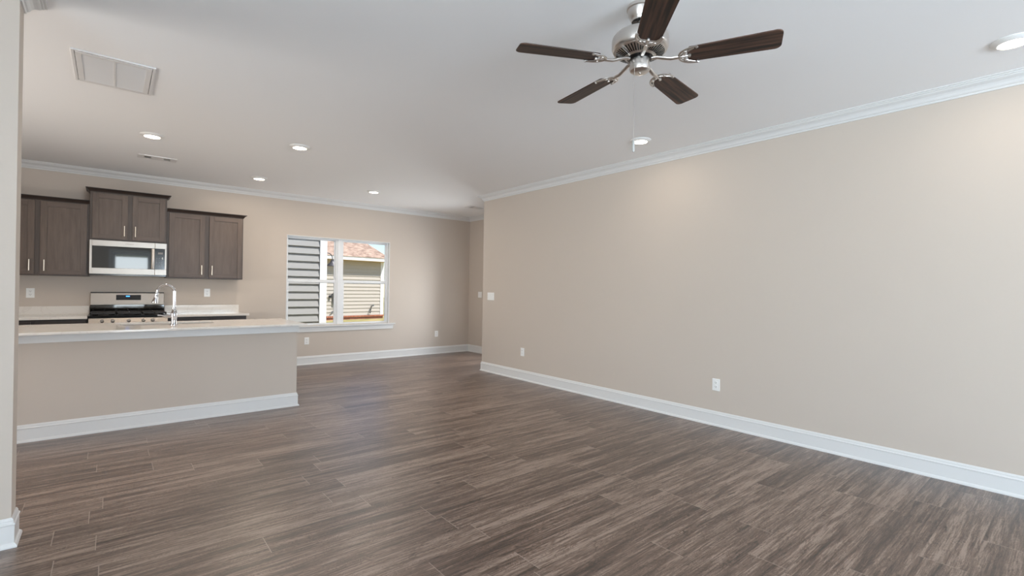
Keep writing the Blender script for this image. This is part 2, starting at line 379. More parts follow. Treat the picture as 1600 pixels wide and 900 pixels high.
BASE = [(0, 0), (0.024, 0), (0.024, 0.007), (0.020, 0.016), (0.014, 0.021), (0.013, 0.023), (0.013, 0.106), (0.016, 0.109), (0.016, 0.114), (0.011, 0.118),
        (0.009, 0.124), (0.009, 0.130), (0.006, 0.136), (0.004, 0.141), (0, 0.141)]
CROWN = [(0, 0), (0, -0.085), (0.007, -0.085), (0.010, -0.078), (0.010, -0.072), (0.017, -0.068), (0.022, -0.060), (0.026, -0.050), (0.036, -0.038), (0.050, -0.030),
         (0.058, -0.024), (0.060, -0.018), (0.068, -0.016), (0.070, -0.009), (0.080, -0.007), (0.080, 0)]
cR0, cR1, cN0, cN1 = (R, REAR), (R, Y1), (R2, Y1), (R2, B)
cB1, cS0, cS1, cS2, cS3, cL0 = (LEFT, B), (LEFT, SY1), (SX, SY1), (SX, SY0), (LEFT, SY0), (LEFT, REAR)
sweep('trim_1', CROWN, [cR0, cR1, cN0], CEIL, M_TRIM, pre=cL0, post=cN1)
sweep('trim_2', CROWN, [cN0, cN1], CEIL, M_TRIM, pre=cR1, post=cB1)
sweep('trim_3', CROWN, [cN1, cB1], CEIL, M_TRIM, pre=cN0, post=cS0)
sweep('trim_4', CROWN, [cS0, cS1, cS2, cS3], CEIL, M_TRIM, pre=cB1, post=cL0)
sweep('baseboard_right', BASE, [cR0, cR1, cN0], 0, M_TRIM, pre=cL0, post=cN1)
sweep('baseboard_nook', BASE, [(R2, DY1+0.07), cN1], 0, M_TRIM, post=cB1)
sweep('baseboard_back', BASE, [cN1, (1.47, B)], 0, M_TRIM, pre=cN0)
sweep('baseboard_left', BASE, [(-0.9, SY1), cS1, cS2, cS3], 0, M_TRIM, post=cL0)

# ------------------------------------------------------------------ kitchen window: two single-hung units side by side
def window_unit(x0, x1, parent):
    zmid = 1.370; y0 = B+0.062
    fr = MB()
    fr.box(x0, x0+0.030, y0, y0+0.07, WZ0, WZ1).box(x1-0.030, x1, y0, y0+0.07, WZ0, WZ1).box(x0+0.030, x1-0.030, y0, y0+0.07, WZ1-0.030, WZ1).box(x0+0.030, x1-0.030, y0, y0+0.07, WZ0, WZ0+0.008)
    fr.build('window_frame', M_VINYL, parent, bevel=0.002)
    a, b_ = x0+0.030, x1-0.030
    up_ = MB(); ya, yb = y0+0.036, y0+0.062
    up_.box(a, a+0.014, ya, yb, zmid, WZ1-0.030).box(b_-0.014, b_, ya, yb, zmid, WZ1-0.030).box(a+0.014, b_-0.014, ya, yb, WZ1-0.046, WZ1-0.030).box(a, b_, ya, yb, zmid-0.026, zmid)
    s1 = up_.build('upper_sash', M_VINYL, parent, bevel=0.002)
    MB().box(a+0.008, b_-0.008, ya+0.010, ya+0.014, zmid-0.004, WZ1-0.040).build('glass_pane', M_GLASS, s1)
    lo = MB(); ya, yb = y0+0.006, y0+0.032
    lo.box(a, a+0.020, ya, yb, WZ0+0.008, zmid+0.026).box(b_-0.020, b_, ya, yb, WZ0+0.008, zmid+0.026).box(a+0.020, b_-0.020, ya, yb, WZ0+0.008, WZ0+0.030).box(a+0.020, b_-0.020, ya, yb, zmid-0.020, zmid+0.026)
    s2 = lo.build('lower_sash', M_VINYL, parent, bevel=0.002)
    MB().box(a+0.014, b_-0.014, ya+0.010, ya+0.014, WZ0+0.024, zmid-0.012).build('glass_pane', M_GLASS, s2)
    MB().box((a+b_)/2-0.03, (a+b_)/2+0.03, ya-0.006, ya, zmid+0.006, zmid+0.018).build('sash_lock', M_VINYL, s2, bevel=0.002)
win = sempty('window_1')
XM0, XM1 = 2.975, 3.043
window_unit(WX0+0.004, XM0, win); window_unit(XM1, WX1-0.004, win)
MB().box(XM0, XM1, B+0.050, B+0.132, WZ0, WZ1).build('mullion', M_VINYL, win, bevel=0.003)
MB().box(WX0, WX0+0.012, B-0.002, B+0.062, WZ0, WZ1).box(WX1-0.012, WX1, B-0.002, B+0.062, WZ0, WZ1).box(WX0+0.012, WX1-0.012, B-0.002, B+0.062, WZ1-0.012, WZ1).build('jamb_liner', M_TRIM, win)
MB().box(WX0-0.12, WX1+0.11, B-0.045, B, WZ0-0.026, WZ0-0.004).box(WX0, WX1, B, B+0.062, WZ0-0.012, WZ0-0.002).build('sill', M_TRIM, win, bevel=0.006, seg=3)
MB().poly([(WX0-0.10, B, WZ0-0.026), (WX1+0.09, B, WZ0-0.026), (WX1+0.075, B, WZ0-0.106), (WX0-0.085, B, WZ0-0.106)], (0, -0.016, 0)).build('apron', M_TRIM, win, bevel=0.003)

# ------------------------------------------------------------------ glazed doors (behind the camera / round the corner, the latter added for light)
d1 = sempty('door_1')
m_ = MB()
m_.box(RX0+0.01, RX0+0.09, REAR-0.09, REAR-0.04, 0.02, 2.28).box(RX1-0.09, RX1-0.01, REAR-0.09, REAR-0.04, 0.02, 2.28).box(RX0+0.09, RX1-0.09, REAR-0.09, REAR-0.04, 0.02, 0.20).box(RX0+0.09, RX1-0.09, REAR-0.09, REAR-0.04, 2.20, 2.28)
MB().box(RX0+0.08, RX1-0.08, REAR-0.068, REAR-0.063, 0.19, 2.21).build('glass_pane', M_GLASS, d1)
m_.build('door_frame', M_VINYL, d1)
MB().box(RX0-0.07, RX0, REAR, REAR+0.015, 0, 2.30).box(RX1, RX1+0.07, REAR, REAR+0.015, 0, 2.30).box(RX0-0.07, RX1+0.07, REAR, REAR+0.015, 2.30, 2.37).build('casing', M_TRIM, d1)
d2 = sempty('added_door_2')  # unseen door added so that light comes from round the corner
MB().box(R2+0.03, R2+0.075, DY0+0.02, DY0+0.13, 0.01, 2.06).box(R2+0.03, R2+0.075, DY1-0.13, DY1-0.02, 0.01, 2.06).box(R2+0.03, R2+0.075, DY0+0.13, DY1-0.13, 0.01, 0.22).box(R2+0.03, R2+0.075, DY0+0.13, DY1-0.13, 1.94, 2.06).build('door_frame', M_TRIM, d2)
MB().box(R2+0.05, R2+0.055, DY0+0.12, DY1-0.12, 0.20, 1.95).build('glass_pane', M_GLASS, d2)
MB().box(R2-0.015, R2, DY0-0.06, DY0, 0, 2.08).box(R2-0.015, R2, DY1, DY1+0.06, 0, 2.08).box(R2-0.015, R2, DY0-0.06, DY1+0.06, 2.08, 2.14).build('casing', M_TRIM, d2)
w2 = sempty('added_window_2')  # unseen window, put in for the rear fill lamp
for k in range(3): MB().box(QX0+k*1.12, QX0+k*1.12+0.06, REAR-0.1, REAR-0.03, 0.65, 2.12).build('window_frame', M_VINYL, w2)
for z in (0.65, 1.36, 2.06): MB().box(QX0+0.06, QX1-0.06, REAR-0.095, REAR-0.04, z, z+0.06).build('window_rail', M_VINYL, w2)
MB().box(QX0+0.05, QX1-0.05, REAR-0.068, REAR-0.063, 0.70, 2.07).build('glass_pane', M_GLASS, w2)
w3 = sempty('added_window_3')  # made-up window in the unseen left wall, goes with the side fill
for k in range(4): MB().box(LEFT-0.1, LEFT-0.04, -3.95+k*4.44/3, -3.89+k*4.44/3, 0.62, 2.12).build('window_frame', M_VINYL, w3)
for z in (0.62, 1.36, 2.06): MB().box(LEFT-0.095, LEFT-0.045, -3.89, 0.49, z, z+0.06).build('window_rail', M_VINYL, w3)
MB().box(LEFT-0.068, LEFT-0.063, -3.9, 0.5, 0.64, 2.10).build('glass_pane', M_GLASS, w3)

w4 = sempty('added_window_4')  # made-up window beyond the stub wall, opening for the kitchen-side fill
for k in range(3): MB().box(LEFT-0.1, LEFT-0.04, 3.7+k*0.77, 3.76+k*0.77, 0.62, 2.12).build('window_frame', M_VINYL, w4)
for z in (0.62, 1.36, 2.06): MB().box(LEFT-0.095, LEFT-0.045, 3.76, 5.24, z, z+0.06).build('window_rail', M_VINYL, w4)
MB().box(LEFT-0.068, LEFT-0.063, 3.72, 5.28, 0.64, 2.10).build('glass_pane', M_GLASS, w4)

# ------------------------------------------------------------------ kitchen: wall cabinets
FY = B-0.305                     # face-frame plane of the wall cabinets
def shaker_door(x0, x1, z0, z1, parent, handle_x, hz0, hz1, yf=None):
    yf = FY if yf is None else yf
    s = 0.058; t = 0.019
    o = MB().box(x0+s, x1-s, yf-t+0.009, yf-0.002, z0+s, z1-s).build('door', M_CAB, parent)
    for xa, xb in ((x0, x0+s), (x1-s, x1)): MB().box(xa, xb, yf-t, yf-0.0005, z0, z1).build('door_stile', M_CAB, o, bevel=0.0015)
    for za, zb in ((z0, z0+s), (z1-s, z1)): MB().box(x0+s, x1-s, yf-t, yf-0.0005, za, zb).build('door_rail', M_CABH, o, bevel=0.0015)
    if handle_x is not None:
        y = yf-t-0.028
        MB().tube([(handle_x, y, hz0), (handle_x, y, hz1)], 0.0058, 12).tube([(handle_x, y, hz0+0.022), (handle_x, yf-t, hz0+0.022)], 0.0045, 8).tube([(handle_x, y, hz1-0.022), (handle_x, yf-t, hz1-0.022)], 0.0045, 8).build('bar_pull', M_PULL, o, smooth=True)
    return o
CABCROWN = [(0, 0), (0, -0.045), (0.006, -0.045), (0.010, -0.036), (0.022, -0.020), (0.038, -0.008), (0.043, -0.006), (0.043, 0)]
def crown_run(parent, x0, x1, ztop, depth, left=True, right=True):
    yf = B-depth
    # path clockwise seen from above would put the room on the right; run it so that the outside is on the left
    pts = ([(x1, B-0.001)] if right else []) + [(x1, yf), (x0, yf)] + ([(x0, B-0.001)] if left else [])
    pts = [(p[0], p[1]) for p in pts]
    pts.reverse()
    prof = [(-a, b_) for a, b_ in CABCROWN]
    return sweep('crown_moulding', prof, pts, ztop, M_CABD, parent=parent)
def wall_cabinet(label, x0, x1, z0, z1, ztop, depth, doors, handle=(0.055, 0.185), left=True, right=True):
    t = thing('wall_cabinet', label, 'cabinet', (0, 0, 0), group='kitchen wall cabinets')
    yf = B-depth
    MB().box(x0, x1, yf, B-0.001, z0, z1).build('cabinet_body', M_CABF, t, bevel=0.001)
    crown_run(t, x0, x1, ztop, depth, left, right)
    for (a, b_, hx) in doors:
        shaker_door(a, b_, z0+0.016, z1-0.016-(0.012), t, hx, z0+handle[0], z0+handle[1], yf)
    return t
UZ0, UZ1, UTOP = 1.366, 2.268, 2.297
wall_cabinet('dark brown wall cabinet left of the microwave, its left edge hidden by the wall end', -1.130, -0.216, UZ0, UZ1, UTOP, 0.305,
             [(-1.115, -0.697, -0.738), (-0.650, -0.238, -0.612)], left=True, right=False)
wall_cabinet('short raised dark brown wall cabinet directly above the microwave', -0.214, 0.557, 1.822, 2.425, 2.460, 0.330,
             [(-0.190, 0.150, 0.118), (0.198, 0.536, 0.228)], handle=(0.06, 0.19))
wall_cabinet('dark brown wall cabinet right of the microwave, nearest the window', 0.560, 1.465, UZ0, UZ1, UTOP, 0.305,
             [(0.585, 0.990, 0.955), (1.045, 1.450, 1.078)], left=False, right=True)

# ------------------------------------------------------------------ microwave
MY = 7.805
mw = thing('microwave', 'stainless over-the-range microwave hung below the short middle wall cabinet', 'microwave', (0.1715, B, 1.385))
def rel(o, t):          # keep world-space geometry under a thing that stands elsewhere
    if o.parent is t: o.matrix_parent_inverse = Matrix.Translation(t.location).inverted()
    return o
mx0, mx1, mz0, mz1 = -0.211, 0.556, 1.400, 1.816
rel(MB().box(mx0, mx1, MY+0.03, B-0.002, 1.388, mz1).build('casing', M_IRON, mw), mw)
seam = 0.431
dr = MB()     # door frame round the glass
gx0, gx1, gz0, gz1 = -0.187, 0.520, 1.474, 1.744
dr.box(mx0, gx0, MY, MY+0.028, mz0, mz1).box(gx0, seam-0.001, MY, MY+0.028, mz0, gz0).box(gx0, seam-0.001, MY, MY+0.028, gz1, mz1)
door = rel(dr.build('door', M_STEEL, mw, bevel=0.002), mw)
rel(MB().box(gx0, seam-0.001, MY+0.002, MY+0.028, gz0, gz1).build('door_glass', M_BLACKGLASS, door), mw)
hm = MB(); hp = []
for k in range(13):
    u = k/12; hp.append((0.410, MY-0.018-0.022*math.sin(PI*u), gz0+0.008+(gz1-gz0-0.016)*u))
hm.tube(hp, 0.0175, 14, flat=1.0); rel(hm.build('door_handle', M_HANDLE, door, smooth=True), mw)
rel(MB().box(0.400, 0.420, MY-0.02, MY+0.003, gz0+0.008, gz0+0.026).build('handle_mount', M_STEEL, door), mw)
rel(MB().box(0.400, 0.420, MY-0.02, MY+0.003, gz1-0.026, gz1-0.008).build('handle_mount', M_STEEL, door), mw)
cp = rel(MB().box(seam+0.001, mx1, MY, MY+0.028, mz0, gz0).box(seam+0.001, mx1, MY, MY+0.028, gz1, mz1).box(0.537, mx1, MY, MY+0.028, gz0, gz1).build('control_panel', M_STEEL, mw, bevel=0.002), mw)
rel(MB().box(seam+0.001, 0.537, MY+0.002, MY+0.028, gz0, gz1).build('panel_glass', M_BLACK, cp), mw)
rel(MB().box(0.463, 0.516, MY, MY+0.003, 1.672, 1.697).build('display', M_LCD, cp), mw)
bt = MB()
for rw in range(5):
    for cl in range(3):
        bt.box(0.447+cl*0.026, 0.457+cl*0.026, MY+0.0005, MY+0.003, 1.520+rw*0.024, 1.5245+rw*0.024)
rel(bt.build('button_marks', M_BUTTON, cp), mw)
rel(MB().box(0.506, 0.518, MY, MY+0.003, 1.608, 1.634).build('start_button', mat('button_white', (205, 210, 212), 0.5), cp), mw)
rel(MB().poly([(0.537, MY-0.0005, 1.474), (0.537, MY-0.0005, 1.497), (0.528, MY-0.0005, 1.495), (0.514, MY-0.0005, 1.478), (0.513, MY-0.0005, 1.474)], (0, 0.002, 0)).build('corner_sticker', M_STICKER, cp), mw)
rel(MB().box(mx0+0.005, mx1-0.005, MY+0.012, B-0.01, 1.383, 1.399).build('vent_base', M_BLACK, mw), mw)
def text_mesh(name, s, size, loc, rot, m, parent, t):
    cu = bpy.data.curves.new(name, 'FONT'); cu.body = s; cu.size = size; cu.align_x = 'CENTER'; cu.align_y = 'CENTER'; cu.extrude = 0.0006
    tmp = bpy.data.objects.new(name, cu); C.objects.link(tmp)
    me = bpy.data.meshes.new_from_object(tmp.evaluated_get(bpy.context.evaluated_depsgraph_get())); bpy.data.objects.remove(tmp); bpy.data.curves.remove(cu)
    me.transform(Matrix.Translation(loc) @ rot.to_matrix().to_4x4()); me.materials.clear(); me.materials.append(m)
    o = bpy.data.objects.new(name, me); C.objects.link(o); o.parent = parent
    return rel(o, t)
from mathutils import Euler
text_mesh('brand_lettering', 'Whirlpool', 0.020, Vector((0.170, MY-0.0006, 1.783)), Euler((PI/2, 0, 0)), M_BADGE, door, mw)

# ------------------------------------------------------------------ gas range
rg = thing('gas_range', 'stainless gas range with black cooktop, standing below the microwave', 'range', (0.1765, B-0.34, 0))
rx0, rx1 = -0.204, 0.560
CT = 0.890                        # counter height along the wall
def rb(o): return rel(o, rg)
rb(MB().box(rx0, rx1, B-0.62, B-0.012, 0.06, CT-0.012).box(rx0+0.03, rx1-0.03, B-0.58, B-0.03, 0.0, 0.06).build('range_body', M_IRON, rg))
od = rb(MB().box(rx0+0.004, rx1-0.004, B-0.665, B-0.62, 0.24, 0.765).build('oven_door', M_STEEL, rg, bevel=0.004))
rb(MB().box(rx0+0.10, rx1-0.10, B-0.668, B-0.664, 0.34, 0.66).build('oven_glass', M_BLACKGLASS, od))
rb(MB().tube([(rx0+0.06, B-0.715, 0.735), (rx1-0.06, B-0.715, 0.735)], 0.011, 12).tube([(rx0+0.09, B-0.715, 0.735), (rx0+0.09, B-0.66, 0.735)], 0.008, 8).tube([(rx1-0.09, B-0.715, 0.735), (rx1-0.09, B-0.66, 0.735)], 0.008, 8).build('oven_handle', M_STEEL, od, smooth=True))
rb(MB().box(rx0+0.004, rx1-0.004, B-0.66, B-0.62, 0.07, 0.235).build('storage_drawer', M_STEEL, rg, bevel=0.004))
# slanted knob panel
kp = rb(MB().poly([(rx0, B-0.600, 0.866), (rx0, B-0.655, 0.866), (rx0, B-0.690, 0.775), (rx0, B-0.600, 0.775)], (rx1-rx0, 0, 0)).build('knob_panel', M_STEEL, rg, bevel=0.002))
for xx in (-0.081, 0.018, 0.170, 0.312, 0.405):
    kn = MB().lathe([(0.021, 0), (0.021, 0.006), (0.017, 0.008), (0.016, 0.028), (0.014, 0.031)], 20, axis='Z').box(-0.0035, 0.0035, -0.016, 0.016, 0.026, 0.036)
    kn.xf(Matrix.Translation((xx, B-0.670, 0.830)) @ Matrix.Rotation(PI/2-math.radians(21), 4, 'X'))
    rb(kn.build('knob', M_KNOB, rg, smooth=True))
rb(MB().box(rx0-0.004, rx1+0.004, B-0.665, B-0.10, CT-0.014, CT+0.006).build('cooktop', M_BLACK, rg, bevel=0.006, seg=3))
# continuous grates
for gx in (rx0+0.012, rx0+0.260, rx0+0.508):
    g = MB(); x0, x1 = gx, gx+0.244; y0, y1 = B-0.630, B-0.125; z0, z1 = CT+0.022, CT+0.040; w = 0.013
    g.box(x0, x0+w, y0, y1, z0, z1).box(x1-w, x1, y0, y1, z0, z1).box(x0, x1, y0, y0+w, z0, z1).box(x0, x1, y1-w, y1, z0, z1)
    for fy in (0.25, 0.5, 0.75): g.box(x0, x1, y0+(y1-y0)*fy-w/2, y0+(y1-y0)*fy+w/2, z0, z1)
    g.box((x0+x1)/2-w/2, (x0+x1)/2+w/2, y0, y1, z0, z1)
    for px in (x0, x1-w):
        for py in (y0, y1-w): g.box(px, px+w, py, py+w, CT+0.004, z0)
    rb(g.build('grate', M_IRON, rg, bevel=0.002))
for bx, by in ((rx0+0.134, B-0.50), (rx0+0.134, B-0.25), (rx0+0.382, B-0.38), (rx0+0.630, B-0.50), (rx0+0.630, B-0.25)):
    rb(MB().lathe([(0.048, 0), (0.046, 0.008), (0.036, 0.010), (0.036, 0.018), (0.0, 0.019)], 24, bx, by, CT+0.006, caps=False).build('burner', M_IRON, rg, smooth=True))
bgd = rb(MB().poly([(rx0+0.002, B-0.094, 1.006), (rx0+0.002, B-0.066, 1.160), (rx0+0.002, B-0.008, 1.160), (rx0+0.002, B-0.008, 1.006)], (rx1-rx0-0.004, 0, 0)).build('backguard', M_STEEL, rg, bevel=0.004))
rb(MB().box(rx0+0.002, rx1-0.002, B-0.066, B-0.006, 1.160, 1.170).build('backguard_cap', M_IRON, bgd))
rb(MB().box(rx0+0.002, rx1-0.002, B-0.092, B-0.010, CT+0.004, 1.006).build('backguard_riser', M_BLACKGLASS, rg))
rb(MB().poly([(0.050, B-0.0845, 1.068), (0.050, B-0.0725, 1.134), (0.050, B-0.068, 1.134), (0.050, B-0.080, 1.068)], (0.257, 0, 0)).build('display_panel', M_BLACKGLASS, bgd))
rb(MB().poly([(0.150, B-0.0790, 1.110), (0.150, B-0.0766, 1.124), (0.150, B-0.0723, 1.124), (0.150, B-0.0745, 1.112)], (0.040, 0, 0)).build('clock_light', M_DISPLAY, bgd))

# ------------------------------------------------------------------ base cabinets and counters along the back wall
def base_cabinet(label, x0, x1, doors):
    t = thing('base_cabinet', label, 'cabinet', ((x0+x1)/2, B-0.305, 0), group='kitchen base cabinets')
    r_ = lambda o: rel(o, t)
    yf = B-0.605; top = CT-0.03
    r_(MB().box(x0, x1, yf, B-0.001, 0.10, top).box(x0, x1, yf+0.075, B-0.001, 0, 0.10).build('cabinet_body', M_CABD, t))
    for (a, b_) in doors:
        dw = r_(MB().box(a, b_, yf-0.019, yf-0.0005, 0.688, top-0.022).build('drawer', M_CABD, t, bevel=0.002))
        r_(MB().tube([((a+b_)/2-0.065, yf-0.047, 0.76), ((a+b_)/2+0.065, yf-0.047, 0.76)], 0.0058, 10).tube([((a+b_)/2-0.04, yf-0.047, 0.76), ((a+b_)/2-0.04, yf-0.018, 0.76)], 0.0045, 8).tube([((a+b_)/2+0.04, yf-0.047, 0.76), ((a+b_)/2+0.04, yf-0.018, 0.76)], 0.0045, 8).build('bar_pull', M_PULL, dw, smooth=True))
        d = shaker_door(a, b_, 0.118, 0.672, t, (b_ - 0.04), 0.50, 0.63, yf)
        r_(d)
    return t
base_cabinet('dark brown base cabinet below the counter left of the range', -1.130, -0.216, [(-1.115, -0.690), (-0.655, -0.232)])
base_cabinet('dark brown base cabinet below the counter right of the range', 0.568, 1.465, [(0.585, 1.000), (1.045, 1.450)])
def counter(label, x0, x1):
    t = thing('countertop', label, 'countertop', ((x0+x1)/2, B-0.32, CT-0.03), group='back wall countertops')
    rel(MB().box(x0, x1, B-0.640, B-0.001, CT-0.030, CT).build('slab', M_QUARTZ, t, bevel=0.004, seg=3), t)
    rel(MB().box(x0, x1-(0.022 if x1 > 1 else 0), B-0.022, B-0.001, CT, CT+0.102).build('backsplash', M_QUARTZ, t, bevel=0.002), t)
counter('short white quartz counter left of the range, with low backsplash', -1.130, -0.212)
counter('short white quartz counter right of the range, ending before the window', 0.568, 1.495)

# ------------------------------------------------------------------ kitchen island
IY, IX, IZ, IT = 5.4676, 1.5465, 0.875, 0.793
ist = thing('kitchen_island', 'beige kitchen island with white baseboard and apron board under a white counter', 'kitchen island', (0.2, 5.8, 0))
ri = lambda o: rel(o, ist)
IL = -1.25
ri(MB().box(IL, IX, IY, IY+0.115, 0, IZ).build('panel_wall', M_WALL, ist))
ri(sweep('baseboard', BASE, [(IX, IY+0.70), (IX, IY+0.0), (IL, IY)][::-1], 0, M_TRIM, parent=ist)) if False else None
ib = sweep('baseboard', [(-a, b_) for a, b_ in BASE], [(IL, IY), (IX, IY), (IX, IY+0.115)], 0, M_TRIM, parent=ist); ri(ib)
ri(MB().box(IL, IX+0.014, IY-0.018, IY-0.0005, IT, IZ).box(IX+0.0005, IX+0.014, IY, IY+0.115, IT, IZ).build('apron_board', M_TRIM, ist, bevel=0.002))
ri(MB().box(IL, IX-0.002, IY+0.116, IY+0.70, 0.10, IZ).box(IL, IX-0.002, IY+0.116, IY+0.63, 0, 0.10).build('cabinet_body', M_CABD, ist))
for k in range(5):
    a = IL+0.02+k*0.553
    o = MB().box(a, a+0.53, IY+0.7005, IY+0.719, 0.12, IZ-0.02).build('door', M_CABD, ist, bevel=0.002); ri(o)
    ri(MB().tube([(a+0.48, IY+0.747, 0.62), (a+0.48, IY+0.747, 0.75)], 0.0058, 10).tube([(a+0.48, IY+0.747, 0.64), (a+0.48, IY+0.718, 0.64)], 0.0045, 8).tube([(a+0.48, IY+0.747, 0.73), (a+0.48, IY+0.718, 0.73)], 0.0045, 8).build('bar_pull', M_PULL, o, smooth=True))
SZ = 0.895
SKX0, SKX1, SKY0, SKY1 = 0.07, 0.83, 5.745, 6.075
tag(MB().plate_hole([(IL-0.02, 5.22), (1.580, 5.22), (1.580, 6.215), (IL-0.02, 6.215)], rrect(SKX0, SKX1, SKY0, SKY1, 0.07), IZ, SZ).build('island_countertop', M_QUARTZ, bevel=0.003),
    'long white quartz counter on the beige kitchen island, holding the sink', 'countertop')
sk = thing('sink', 'stainless sink let into the white island counter', 'sink', (0.45, 5.91, 0.66))
rs = lambda o: rel(o, sk)
bm = MB()
lo_ = rrect(SKX0+0.03, SKX1-0.03, SKY0+0.03, SKY1-0.03, 0.06); hi_ = rrect(SKX0-0.006, SKX1+0.006, SKY0-0.006, SKY1+0.006, 0.075); fl_ = rrect(SKX0-0.03, SKX1+0.03, SKY0-0.03, SKY1+0.03, 0.09)
v = [[bm.bm.verts.new((x, y, z)) for x, y in lp] for lp, z in ((fl_, IZ-0.001), (hi_, IZ-0.001), (lo_, 0.672))]
n_ = len(v[0])
for a, b_ in zip(v, v[1:]):
    for k in range(n_): bm.bm.faces.new((a[k], a[(k+1) % n_], b_[(k+1) % n_], b_[k]))
bm.bm.faces.new(v[-1])
bo = bm.build('basin', M_STEEL, sk, smooth=True); sd = bo.modifiers.new('thick', 'SOLIDIFY'); sd.thickness = 0.0015; sd.offset = 0; rs(bo)
rs(MB().lathe([(0.042, 0), (0.042, 0.003), (0.030, 0.004), (0.0, 0.002)], 24, 0.45, 5.91, 0.673, caps=False).build('drain', M_CHROME, sk, smooth=True))
# faucet
fa = thing('kitchen_faucet', 'tall chrome gooseneck faucet standing at the sink on the island counter', 'faucet', (0.468, 5.650, SZ), rotz=math.radians(180-14))
FB = [(0.031, 0), (0.031, 0.006), (0.026, 0.009), (0.0235, 0.02), (0.0235, 0.06), (0.027, 0.085), (0.027, 0.100), (0.023, 0.120), (0.0165, 0.140), (0.0145, 0.155), (0.019, 0.158), (0.019, 0.165), (0.0135, 0.168)]
MB().lathe(FB, 28).build('faucet_body', M_CHROME, fa, smooth=True)
sp = [(0, 0, 0.16)] + [(0, 0, 0.16+0.155*k/4) for k in range(1, 5)]
rr_ = 0.067
for k in range(1, 19):
    a = math.radians(180 - k*10.0); sp.append((rr_+rr_*math.cos(a), 0, 0.315+rr_*math.sin(a)))
sp.append((2*rr_+0.004, 0, 0.300))
MB().tube(sp, 0.0128, 16).build('spout', M_CHROME, fa, smooth=True)
hd = MB().lathe([(0.0135, 0.010), (0.016, 0.005), (0.016, -0.018), (0.0145, -0.024), (0.020, -0.050), (0.025, -0.075), (0.0255, -0.088), (0.021, -0.090)], 24)
hd.xf(Matrix.Translation((2*rr_+0.004, 0, 0.300)) @ Matrix.Rotation(math.radians(-9), 4, 'Y'))
MB_h = hd.build('spray_head', M_CHROME, fa, smooth=True)
hl = MB().tube([(0.020, 0, 0.082), (0.062, 0, 0.082)], 0.0145, 16).tube([(0.060, 0, 0.082), (0.071, 0, 0.082)], [0.019, 0.017], 16).tube([(0.070, 0, 0.084), (0.100, 0.004, 0.092), (0.128, 0.006, 0.094)], [0.009, 0.0065, 0.009], 12)
hl.build('handle', M_CHROME, fa, smooth=True)

# ------------------------------------------------------------------ outlets and switches (local: plate in XZ, facing -Y)
def plate(t, w=0.074, h=0.116):
    MB().box(-w/2, w/2, -0.006, 0, -h/2, h/2).build('cover_plate', M_PLASTIC, t, bevel=0.003, seg=3)
def outlet(label, loc, rotz):
    t = thing('wall_outlet', label, 'outlet', loc, rotz, group='white duplex wall outlets')
    plate(t)
    for z in (0.020, -0.020):
        r_ = MB().poly([(x, -0.0055, y) for x, y in rrect(-0.0165, 0.0165, z-0.0145, z+0.0145, 0.008)], (0, -0.003, 0)).build('receptacle', M_PLASTIC, t)
        MB().box(-0.0085, -0.0060, -0.0088, -0.006, z-0.001, z+0.009).box(0.0055, 0.0080, -0.0088, -0.006, z-0.001, z+0.008).lathe([(0.0028, -0.0088), (0.0028, -0.006)], 10, 0, 0, z-0.007, axis='Y').build('slot', M_SLOT, r_)
    MB().lathe([(0.003, -0.0075), (0.003, -0.005)], 10, 0, 0, 0, axis='Y').build('screw', M_PLASTIC, t)
    return t
o1 = outlet('white outlet low on the right wall, the nearer and larger one', (R, 2.313, 0.395), -PI/2)
dup(o1, (R, 5.162, 0.397), 'white outlet low on the right wall, the farther one, closer to the light switch', -PI/2)
dup(o1, (2.467, B, 0.388), 'white outlet under the left end of the window sill, beside the island', 0)
dup(o1, (4.908, B, 0.390), 'white outlet low on the back wall, right of the window near the corner', 0)
dup(o1, (-0.752, B, 1.154), 'white outlet above the counter left of the range', 0)
dup(o1, (1.069, B, 1.169), 'white outlet above the counter right of the range', 0)
def switch(label, loc, rotz, gangs):
    w = 0.074+0.046*(gangs-1)
    t = thing('light_switch', label, 'light switch', loc, rotz, group='white rocker light switches')
    plate(t, w)
    for k in range(gangs):
        x = (k-(gangs-1)/2)*0.046
        MB().poly([(x-0.0165, -0.006, -0.033), (x-0.0165, -0.0075, -0.033), (x-0.0165, -0.011, 0.033), (x-0.0165, -0.006, 0.033)], (0.033, 0, 0)).build('rocker', M_PLASTIC, t, bevel=0.001)
    return t
switch('wide white light switch plate near the far end of the right wall', (R, 5.925, 1.170), -PI/2, 3)
switch('white light switch on the nook wall, farther back past the corner', (R2, 7.812, 1.165), -PI/2, 2)

# ------------------------------------------------------------------ recessed ceiling lights
def can_light(label, x, y, power):
    t = thing('recessed_ceiling_light', label, 'ceiling light', (x, y, CEIL), group='round recessed ceiling lights')
    MB().lathe([(0.098, 0.0), (0.099, -0.003), (0.094, -0.008), (0.072, -0.019), (0.066, -0.020), (0.064, -0.016)], 40, caps=False).build('trim_ring', M_PLASTIC, t, smooth=True)
    MB().lathe([(0.0655, -0.0165), (0.045, -0.0205), (0.0, -0.022)], 40, caps=False).build('lens', M_LENS, t, smooth=True)
    l = lamp('recessed_lamp', 'AREA', (x, y, CEIL-0.024), (0, 0, 0), power, CAN_COLOR, shape='DISK', size=0.12)
    return t
for lab, x, y in (('lit round ceiling light over the sink side of the kitchen, leftmost in view', 0.290, 5.895),
                  ('lit round ceiling light over the right end of the island, nearest the room centre', 1.496, 5.304),
                  ('lit round ceiling light between the island and the wall cabinet right of the microwave', 1.523, 7.231),
                  ('lit round ceiling light in front of the window, farthest from the island', 3.054, 7.002),
                  ('lit round ceiling light by the right wall, behind the fan pull chain', 3.912, 2.80),
                  ('lit round ceiling light cut off by the right edge of view', 3.925, 0.300)):
    can_light(lab, x, y, CAN_POWER if y > 4 else CAN_POWER*0.26)

